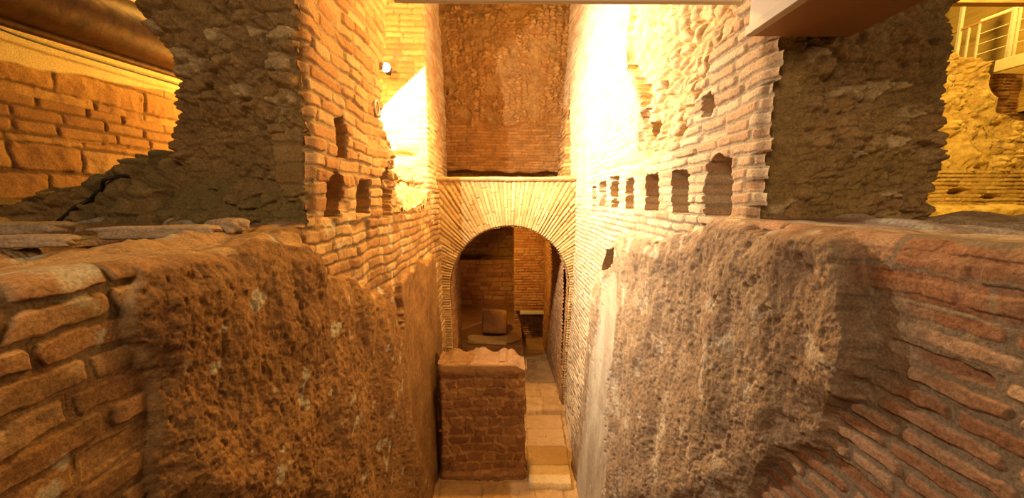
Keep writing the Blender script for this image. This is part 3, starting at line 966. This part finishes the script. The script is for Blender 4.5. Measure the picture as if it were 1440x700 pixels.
# thin broken pier squeezed behind it on the left
st2 = empty('broken_brick_post', (-0.95, 4.75, 0))
set_props(st2, 'narrow shadowed brick post with a pointed top between stub wall and left wall', 'brick post')
def post_fn(s, z, x, y):
    h, m, r, r2 = bricks(s, z, 0.16, 0.09, 740, 0.025, 0.02)
    return 0.03 * h * (0.4 + r2), np.stack([m, r * 0.4, 0 * m, 0 * m], -1)
p1 = path_wall('brick_shaft', [(-1.02, 5.1), (-1.02, 4.62), (-0.885, 4.62), (-0.87, 5.1)], -0.02, 1.3, post_fn, 0.012, 0.012, M_INNER, None, 0.02,
               zfun=lambda s, x, y: 1.28 + 0.25 * sst(0.08, 0.0, np.abs(x + 0.94)) + 0.03 * fbm(s * 9, s * 0, 741, 2))
reparent(p1, st2)

# ------------------------------------------------------------------ tunnel and chamber behind the arch
INN = brick_fn(750, 0.26, 0.062, 0.022, 0.02)
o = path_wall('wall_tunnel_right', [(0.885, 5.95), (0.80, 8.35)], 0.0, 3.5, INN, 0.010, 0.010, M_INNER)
o.data.flip_normals()
def inn_neg(s, z, x, y):
    D, M = brick_fn(751, 0.26, 0.062, 0.022, 0.02)(s, z, x, y)
    return -D, M
bpy.data.objects.remove(o)
o = path_wall('wall_tunnel_right', [(0.80, 8.35), (0.885, 5.9)], 0.0, 3.5, lambda s, z, x, y: (lambda r: (r[0] * -1, r[1]))(INN(s, z, x, y)), 0.010, 0.010, M_INNER)
set_props(o, 'dark red brick right wall of the passage beyond the arch', 'wall', kind='structure')
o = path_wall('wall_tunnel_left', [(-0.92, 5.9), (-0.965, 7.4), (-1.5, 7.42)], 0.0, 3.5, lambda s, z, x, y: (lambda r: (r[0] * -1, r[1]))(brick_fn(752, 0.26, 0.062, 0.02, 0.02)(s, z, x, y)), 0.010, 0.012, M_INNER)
set_props(o, 'short brick left wall of the passage just inside the arch', 'wall', kind='structure')
o = path_wall('wall_tunnel_end', [(0.14, 10.4), (0.14, 8.3), (1.0, 8.3)], 0.93, 3.6, brick_fn(753, 0.26, 0.062, 0.02, 0.03), 0.012, 0.012, M_INNER, None, 0.02)
set_props(o, 'orange-lit brick end wall of the passage above a dark recess', 'wall', kind='structure')
o = path_wall('wall_recess', [(0.14, 8.75), (1.0, 8.75)], 0.0, 1.0, brick_fn(754, 0.26, 0.06, 0.03, 0.04), 0.014, 0.014, M_INNER)
set_props(o, 'shadowed brick back of the low recess beyond the arch', 'wall', kind='structure')
o = path_wall('wall_chamber_back', [(-2.4, 10.3), (0.3, 10.3)], 0.2, 1.81, brick_fn(755, 0.34, 0.13, 0.04, 0.06), 0.016, 0.016, M_INNER)
set_props(o, 'brown coursed lower back wall of the chamber beyond the arch', 'wall', kind='structure')
o = path_wall('wall_chamber_upper', [(-2.4, 10.9), (0.3, 10.9)], 1.7, 3.8, brick_fn(756, 0.34, 0.13, 0.03, 0.06), 0.02, 0.02, M_INNER)
set_props(o, 'dark set-back upper wall of the chamber beyond the arch', 'wall', kind='structure')
lst = boxes('stone_lintel', [(0.57, 8.27, 0.915, 0.62, 0.16, 0.07)], M_SLAB2, None, 0.012)
set_props(lst, 'flat stone lintel under the end wall above the dark recess', 'lintel', kind='thing')
nu, nv = 90, 120
gx = np.linspace(-1.6, 1.0, nu)[:, None] + np.zeros((1, nv)); gy = np.linspace(5.55, 8.8, nv)[None, :] + np.zeros((nu, 1))
h, m, r, r2 = bricks(gx, gy, 0.5, 0.5, 760, 0.02, 0.04)
gz = 0.10 + 0.02 * h + 0.03 * fbm(gx * 3, gy * 3, 761, 4) - 0.22 * sst(5.62, 5.57, gy)
o = grid('floor_passage', np.stack([gx, gy, gz], -1), np.stack([m, r, 0.4 + 0 * m, 0 * m], -1), M_FLOOR)
set_props(o, 'raised stone floor of the passage under the arch', 'floor', kind='structure')
nu, nv = 110, 150
gx = np.linspace(-2.4, 0.30, nu)[:, None] + np.zeros((1, nv))
t = np.linspace(0, 1, nv)[None, :] + np.zeros((nu, 1))
gy = np.interp(t, [0, 0.18, 0.2, 1], [7.38, 7.40, 7.43, 10.4])
gz = np.interp(t, [0, 0.18, 0.2, 1], [0.05, 0.42, 0.45, 0.50]) + 0.02 * fbm(gx * 4, gy * 4, 770, 4)
o = grid('floor_chamber', np.stack([gx, gy, gz], -1), masks((nu, nv), plas=0.8), M_INNER)
set_props(o, 'raised earth floor of the chamber behind a low sill', 'floor', kind='structure')
# vault over the passage and chamber
nu, nv = 60, 40
a = np.linspace(0, math.pi, nu)[:, None] + np.zeros((1, nv)); yy = np.linspace(6.15, 8.4, nv)[None, :] + np.zeros((nu, 1))
o = grid('ceiling_passage', np.stack([-0.03 - 1.0 * np.cos(a), yy, 2.5 + 0.95 * np.sin(a)], -1), masks((nu, nv), rnd=0.3), M_INNER)
set_props(o, 'dark vault over the passage beyond the arch', 'ceiling', kind='structure')
o = raw('ceiling_chamber', [(-2.6, 6.9, 3.5), (1.1, 6.9, 3.5), (1.1, 11.2, 3.5), (-2.6, 11.2, 3.5), (-2.6, 6.9, 3.6), (1.1, 6.9, 3.6), (1.1, 11.2, 3.6), (-2.6, 11.2, 3.6)],
        [(0, 1, 2, 3), (4, 7, 6, 5), (0, 4, 5, 1), (1, 5, 6, 2), (2, 6, 7, 3), (3, 7, 4, 0)], M_INNER)
set_props(o, 'dark ceiling of the chamber', 'ceiling', kind='structure')
o = path_wall('wall_chamber_left', [(-2.4, 7.4), (-2.4, 10.95)], 0.2, 3.6, lambda s, z, x, y: (lambda r: (r[0] * -1, r[1]))(brick_fn(757, 0.3, 0.1, 0.03, 0.05)(s, z, x, y)), 0.03, 0.03, M_INNER)
set_props(o, 'dark left wall of the chamber', 'wall', kind='structure')


# ------------------------------------------------------------------ stones, planks and debris
def make_stone(name, loc, size, seed, mat, rz=0.0, tilt=(0, 0), boxy=0.5, lumps=0.35):
    nu, nv = 40, 24
    a = np.linspace(0, 2 * math.pi, nu)[:, None] + np.zeros((1, nv))
    b = np.linspace(-math.pi / 2, math.pi / 2, nv)[None, :] + np.zeros((nu, 1))
    d = np.stack([np.cos(a) * np.cos(b), np.sin(a) * np.cos(b), np.sin(b)], -1)
    e = 1 / np.maximum((np.abs(d) ** (2 + 6 * boxy)).sum(-1) ** (1 / (2 + 6 * boxy)), 1e-6)
    lump = 1 + lumps * fbm(np.cos(a) * 1.6 * np.cos(b) + 9, np.sin(a) * np.cos(b) * 1.6 + d[..., 2] * 1.3, seed, 4)
    P = d * (e * lump)[..., None] * np.array(size)[None, None, :] * 0.5
    M3 = np.array((Matrix.Rotation(rz, 3, 'Z') @ Matrix.Rotation(tilt[0], 3, 'X') @ Matrix.Rotation(tilt[1], 3, 'Y')))
    P = P @ M3.T
    P[..., 2] -= P[..., 2].min()
    r = 0.3 + 0.5 * random.Random(seed).random()
    o = grid(name, P, masks((nu, nv), rnd=r, plas=0.6), mat)
    o.location = loc
    return o


G = 'loose stones on the ledges'
for (x, y, z, sx, sy, sz, rz, mat, lab) in [
        (-1.36, 1.46, 3.355, 0.36, 0.11, 0.05, 0.35, M_STONE, 'flat stone flake on the left ledge in front of the pier'),
        (-1.22, 1.62, 3.36, 0.16, 0.10, 0.06, -0.3, M_STONE, 'small rounded stone on the left ledge near the pier corner'),
        (-1.95, 1.50, 3.365, 0.30, 0.12, 0.05, 0.1, M_STONE, 'flat stone flake at the foot of the dark rubble bank'),
        (-1.62, 1.25, 3.345, 0.30, 0.09, 0.045, 0.2, M_STONE, 'long stone flake on the left ledge in front of the other flakes')]:
    set_props(make_stone('loose_stone', (x, y, z - 0.01), (sx, sy, sz), int(abs(x * 1000)), mat, rz), lab, 'stone', G)

blk = make_stone('stone_block', (-0.32, 8.1, 0.46), (0.56, 0.34, 0.52), 801, M_STUB, 0.05, (-0.25, 0.05), 2.5, 0.06)
set_props(blk, 'squared stone block standing in the chamber beyond the arch', 'stone block')
st = make_stone('fallen_slab', (-0.45, 7.62, 0.46), (0.85, 0.30, 0.07), 802, M_SLAB, -0.12, (0.05, 0.0), 2.0, 0.2)
set_props(st, 'flat pale slab lying on the chamber sill', 'stone slab')
st = make_stone('fallen_slab', (0.03, 7.7, 0.46), (0.36, 0.3, 0.07), 803, M_SLAB2, 0.3, (0, 0), 2.0, 0.2)
set_props(st, 'small brown slab at the right end of the chamber sill', 'stone slab')
pk = boxes('wooden_plank', [(0, 0, 0, 0.95, 0.10, 0.035, Matrix.Rotation(-0.28, 4, 'Y'))], M_WOOD, None, 0.006)
pk.location = (-0.98, 7.95, 0.64); pk.rotation_euler = (0, 0, 0.2)
set_props(pk, 'slanting plank leaning on the stone block in the chamber', 'plank')

# ------------------------------------------------------------------ left side room
def outer_l(s, z, x, y):
    # tall tuff blocks with a band of thin bricks in between, plaster above
    hb, mb, rb, rb2 = bricks(s, z, 0.44, 0.175, 810, 0.014, 0.014)
    hs, ms, rs, rs2 = bricks(s, z + 0.01, 0.30, 0.080, 811, 0.014, 0.004)
    band = ((z > 3.895) & (z < 4.135)).astype(float)
    top = 4.31 + 0.11 * (y - 2.34)
    up = sst(-0.01, 0.01, z - top + 0.03 * fbm(s * 4, s * 0, 812, 3))
    D = (0.013 * hb * (0.5 + rb2) + 0.02 * fbm(s * 8, z * 8, 813, 4)) * (1 - band) + band * (0.016 * hs + 0.012)
    mo = mb * (1 - band) + ms * band
    rr = rb * (1 - band) * 0.9 + band * rs * 0.35
    D = D * (1 - up) + up * (-0.01 + 0.01 * fbm(s * 3, z * 3, 814, 5))
    return D, np.stack([mo * (1 - up), rr, up, 0 * mo], -1)
wo = path_wall('wall_outer_left', [(-3.0, 5.6), (-3.0, 1.2)], 3.2, 5.9, lambda s, z, x, y: (lambda r: (-r[0], r[1]))(outer_l(s, z, x, y)), 0.008, 0.008, M_TUFF)
set_props(wo, 'orange block and brick wall with pale render above, behind the left pier', 'wall', kind='structure')
# dark rubble bank beside the pier
nu, nv = 260, 130
gx = np.linspace(-3.05, -1.30, nu)[:, None] + np.zeros((1, nv))
t = np.linspace(0, 1, nv)[None, :] + np.zeros((nu, 1))
top = np.interp(gx, [-3.05, -2.75, -2.4, -2.16, -2.02, -1.9, -1.55], [3.44, 3.46, 3.54, 3.62, 3.71, 3.73, 3.70])
top = top + 0.05 * fbm(gx * 7, gx * 0, 824, 3)
sh, sm_, sr = stones(gx, t * 0.7, 0.12, 0.08, 821)
gy = np.interp(t, [0, 0.45, 0.6, 1], [1.90, 2.0, 2.12, 3.0]) + 0.10 * fbm(gx * 3, t * 3, 820, 4) - 0.05 * sh * (0.3 + sr) - 0.03 * fbm(gx * 16, t * 12, 825, 3) + 0.25 * sst(-1.95, -1.40, gx)
gz = 3.31 + (top - 3.31) * np.interp(t, [0, 0.45, 0.6, 1], [0, 0.8, 1.0, 0.92]) + 0.05 * fbm(gx * 6, t * 5, 822, 5) + 0.02 * sh
bank = np.stack([gx, gy, gz], -1)
o = grid('rubble_bank', np.stack([gx, gy, gz], -1), np.stack([sm_ * 0.5, sr, 0.7 + 0 * sr, 0.8 * sst(-0.05, 0.3, fbm(gx * 4, t * 4, 823, 4))], -1), M_PIER)
set_props(o, 'dark earth and rubble bank sloping down left of the pier', 'rubble bank')
cps = []
for k in np.linspace(0, 1, 9):
    px_ = np.interp(k, [0, 0.35, 0.7, 1], [94, 122, 150, 178]); py_ = np.interp(k, [0, 0.35, 0.7, 1], [317, 287, 263, 249])
    want = atY(px_, py_, 1.95)
    dd_ = np.hypot(bank[:, :85, 0] - want[0], bank[:, :85, 2] - want[2])
    ii = np.unravel_index(np.argmin(dd_), dd_.shape)
    p = bank[ii]
    cps.append((p[0], p[1] - 0.022, p[2] + 0.012))
cab = tube('black_cable', smooth_pts(cps), 0.0085, M_CABLE)
set_props(cab, 'black cable running up the dark rubble bank', 'cable')

pipe = empty('rusty_pipe', (-2.5, 2.5, 4.6))
set_props(pipe, 'thick rusty iron pipe running overhead along the left room wall', 'pipe')
pb = tube('pipe_barrel', [(-2.52, 1.0, 4.525), (-2.5, 2.0, 4.575), (-2.48, 3.0, 4.625), (-2.46, 4.6, 4.70)], 0.172, M_RUST, None, 40)
reparent(pb, pipe)
for yy in (1.6, 4.2):
    fl_ = tube('pipe_collar', [(-2.512 + 0.02 * (yy - 1.6), yy, 4.553 + 0.05 * (yy - 1.6)), (-2.511 + 0.02 * (yy - 1.6), yy + 0.06, 4.556 + 0.05 * (yy - 1.6))], 0.19, M_RUST, None, 40)
    reparent(fl_, pipe)
cd = tube('pipe_rail', [(-2.58, 1.0, 4.345), (-2.56, 2.0, 4.395), (-2.54, 3.0, 4.445), (-2.52, 4.6, 4.52)], 0.028, M_RUST, None, 14)
set_props(cd, 'thin brown conduit running directly under the rusty pipe', 'conduit')
wi = tube('wall_wire', smooth_pts([(-2.97, 2.2, 4.50), (-2.97, 2.45, 4.48), (-2.97, 2.9, 4.49), (-2.97, 3.6, 4.52)]), 0.006, M_CABLE)
set_props(wi, 'thin wire along the pale render under the rusty pipe', 'wire')

# ------------------------------------------------------------------ gap spotlight fixture
sp = empty('wall_spotlight', (-1.52, 4.90, 5.12))
set_props(sp, 'small glaring spotlight on the bleached cross wall behind the left pier', 'spotlight')
tb = tube('lamp_housing', [(-1.53, 4.99, 5.10), (-1.525, 4.93, 5.115), (-1.52, 4.87, 5.12)], [0.03, 0.055, 0.06], M_BLACK, None, 20)
reparent(tb, sp)
ln = tube('lamp_glass', [(-1.52, 4.868, 5.12), (-1.52, 4.855, 5.12)], 0.052, M_LENS, None, 20)
reparent(ln, sp)
bk = boxes('bracket', [(-1.53, 4.99, 5.10, 0.05, 0.06, 0.05)], M_BLACK, None, 0.005)
reparent(bk, sp)

# ------------------------------------------------------------------ overhead beams
bx = empty('boxed_beam', (1.1, 1.0, 4.13))
set_props(bx, 'pale plywood boxed beam running overhead against the right pier', 'beam', kind='thing')
o = boxes('side_panel', [(0.95, 0.35, 4.46, 0.02, 2.38, 0.62)], M_BOX, None, 0.003); reparent(o, bx)
o = boxes('edge_strip', [(0.945, 0.35, 4.148, 0.036, 2.382, 0.034)], M_BOX, None, 0.003); reparent(o, bx)
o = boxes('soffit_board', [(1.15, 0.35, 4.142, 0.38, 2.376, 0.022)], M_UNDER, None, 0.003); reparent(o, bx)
o = boxes('side_panel', [(1.345, 0.35, 4.46, 0.02, 2.38, 0.62)], M_BOX, None, 0.003); reparent(o, bx)
o = boxes('end_panel', [(1.148, 1.534, 4.46, 0.38, 0.018, 0.61)], M_BOX, None, 0.003); reparent(o, bx)
cb = empty('cross_beam', (0.2, 1.62, 4.31))
set_props(cb, 'pale timber cross beam along the top edge, butting the boxed beam', 'beam', kind='thing')
o = boxes('timber', [(0.252, 1.60, 4.345, 1.37, 0.03, 0.13)], M_BEAM, None, 0.006); reparent(o, cb)
o = boxes('end_plate', [(-0.447, 1.60, 4.35, 0.03, 0.06, 0.12)], M_STEEL, None, 0.004); reparent(o, cb)

# ------------------------------------------------------------------ right side room
YR = 6.0
def rr_brick(s, z, x, y):
    h, m, r, r2 = bricks(s, z, 0.30, 0.063, 830, 0.014, 0.012)
    D = 0.03 * h * (0.5 + r2)
    for (px, py, w_, hh) in ((1345, 269, 0.16, 0.05), (1393, 277, 0.16, 0.055)):
        c = atY(px, py, YR)
        D = D - 0.14 * sst(1.1, 0.7, np.hypot((x - c[0]) / w_, (z - c[2]) / hh) + 0.5 * fbm(x * 6, z * 9, 831, 3))
    return D, np.stack([m, r, 0 * m, 0 * m], -1)
o = path_wall('wall_outer_right', [(2.6, YR), (9.6, YR)], 3.40, 3.97, rr_brick, 0.010, 0.010, M_YELLOW)
set_props(o, 'low yellow-lit brick wall with two gaps, seen past the right pier', 'wall', kind='structure')
nu, nv = 240, 200
gx = np.linspace(6.3, 9.6, nu)[:, None] + np.zeros((1, nv)); t = np.linspace(0, 1, nv)[None, :] + np.zeros((nu, 1))
topz = np.interp(gx, [6.3, 6.75, 7.0, 7.3, 7.62, 7.72, 7.80, 9.6], [5.95, 5.92, 5.82, 5.74, 5.68, 5.5, 4.86, 4.62])
topz = topz + 0.06 * fbm(gx * 5, gx * 0, 841, 3)
prof_t = np.clip(t / 0.8, 0, 1)
gz = 3.95 + (topz - 3.95) * np.sin(prof_t * math.pi / 2) ** 0.75
sh, sm_, sr = stones(gx, gz, 0.16, 0.10, 842)
gy = YR + 0.02 + 0.20 * (gz - 3.95) / 1.9 + np.clip((t - 0.72) / 0.28, 0, 1) ** 2 * 1.6 - 0.05 * sh * (0.3 + sr) * sst(-0.1, 0.1, fbm(gx * 3, gz * 3, 844, 3)) - 0.34 * fbm(gx * 2.2, gz * 2.2, 843, 6)
o = grid('rubble_mass', np.stack([gx, gy, gz], -1), np.stack([sm_ * 0.6, sr, 0.5 + 0 * sr, 0 * sr], -1), M_YELLOW)
set_props(o, 'tall yellow-lit rubble core above the low brick wall past the right pier', 'rubble core')
nu, nv = 200, 60
gx = np.linspace(2.4, 9.6, nu)[:, None] + np.zeros((1, nv)); t = np.linspace(0, 1, nv)[None, :] + np.zeros((nu, 1))
gy = np.interp(t, [0, 0.4, 0.5, 1], [5.52, 5.56, 5.62, 6.1]); gz = np.interp(t, [0, 0.4, 0.5, 1], [3.0, 3.34, 3.39, 3.42])
n1 = fbm(gx * 3, t * 4, 850, 5)
o = grid('stone_ledge', np.stack([gx, gy - 0.12 * n1, gz + 0.06 * n1], -1), masks((nu, nv), plas=1.0), M_YELLOW)
set_props(o, 'yellow-lit stone ledge at the foot of the low brick wall past the right pier', 'ledge')
o = path_wall('wall_right_room', [(2.4, 8.4), (11.5, 8.4)], 3.1, 6.2, brick_fn(860, 0.28, 0.065, 0.03, 0.05), 0.02, 0.016, M_INNER)
set_props(o, 'dark brick wall under the walkway at the far right', 'wall', kind='structure')
# boarded wall behind the walkway, running away from the viewer
rows_ = []
nu, nv = 60, 220
gy = np.linspace(4.5, 12.5, nu)[:, None] + np.zeros((1, nv)); gz = np.linspace(5.4, 9.6, nv)[None, :] + np.zeros((nu, 1))
g = np.abs((gz / 0.22) % 1.0 - 0.5)
o = grid('wall_boarded', np.stack([11.2 + 0.03 * sst(0.44, 0.49, g), gy, gz], -1), masks((nu, nv), plas=1.0), M_PLANKW)
set_props(o, 'bright yellow boarded wall behind the walkway railing', 'wall', kind='structure')
XW = 9.6
def wz(px, py): return atX(px, py, XW)
deck = empty('walkway', (XW, 7.0, 5.9))
set_props(deck, 'raised walkway with a pale edge beam at the far right', 'walkway')
a0 = wz(1409, 93); zdeck = float(a0[2]) + 0.02
o = boxes('edge_beam', [(XW, 5.9, zdeck, 0.08, 3.4, 0.22)], M_BEAM, None, 0.01); reparent(o, deck)
o = boxes('deck_board', [(XW + 0.75, 5.9, zdeck + 0.08, 1.5, 3.4, 0.05)], M_BEAM, None, 0.01); reparent(o, deck)
o = boxes('support_post', [(XW + 0.2, 6.6, (3.2 + zdeck) / 2 - 0.05, 0.10, 0.10, zdeck - 3.2)], M_STEEL, None, 0.01); reparent(o, deck)
rail = empty('walkway_railing', (XW, 7.0, zdeck + 0.1))
set_props(rail, 'pale metal railing with upright posts and wires on the far right walkway', 'railing')
for px in (1347, 1360, 1374, 1420, 1428):
    yy = float(wz(px, 60)[1])
    th = 0.06 if px in (1347, 1420) else 0.035
    zt = zdeck + (1.75 if px in (1347, 1420) else 1.0)
    o = boxes('railing_post', [(XW, yy, (zdeck + 0.1 + zt) / 2, th, th, zt - zdeck - 0.1)], M_STEEL, None, 0.006); reparent(o, rail)
y_a, y_b = 4.6, float(wz(1376, 60)[1])
o = tube('hand_rail', [(XW, y_a, zdeck + 1.0), (XW, y_b, zdeck + 1.0)], 0.028, M_BEAM); reparent(o, rail)
for hz in (0.35, 0.55, 0.75):
    o = tube('railing_wire', [(XW, y_a, zdeck + hz), (XW, y_b, zdeck + hz)], 0.005, M_STEEL); reparent(o, rail)
o = boxes('cross_bar', [(XW, (float(wz(1374, 60)[1]) + float(wz(1335, 60)[1])) / 2, zdeck + 0.98, 0.04, 1.3, 0.05)], M_WOOD, None, 0.006); reparent(o, rail)

# ------------------------------------------------------------------ small fittings
wi = tube('black_cable', smooth_pts([(-2.32, 1.30, 4.40), (-2.30, 1.62, 4.36), (-2.28, 1.78, 4.42), (-2.30, 1.90, 4.60), (-2.40, 1.98, 4.76)]), 0.009, M_CABLE)
set_props(wi, 'dark cable looping under the rusty pipe at the top left corner', 'cable')
c0 = atX(529, 152, -1.02)
rg = []
for k in range(25):
    a = 2 * math.pi * k / 24
    rg.append((-1.015, c0[1] + 0.045 * math.cos(a), c0[2] + 0.055 * math.sin(a)))
o = tube('pipe_ring', rg, 0.008, M_STEEL, None, 8, caps=False)
set_props(o, 'small pale round ring at the broken end of the golden brick facing', 'ring')
b0 = atY(1380, 5, 5.2)
o = boxes('ceiling_joist', [(6.6, 5.25, float(b0[2]) + 0.16, 3.6, 0.12, 0.30)], M_WOOD, None, 0.01)
set_props(o, 'brown joist crossing overhead above the yellow-lit rubble core', 'joist', kind='thing')

nu, nv = 90, 60
gx = np.linspace(1.9, 11.6, nu)[:, None] + np.zeros((1, nv)); gy = np.linspace(1.72, 8.5, nv)[None, :] + np.zeros((nu, 1))
o = grid('floor_right_room', np.stack([gx, gy, 3.08 + 0.06 * fbm(gx, gy, 900, 4)], -1), masks((nu, nv), plas=1.0), M_YELLOW)
set_props(o, 'earth floor of the room past the right pier', 'floor', kind='structure')
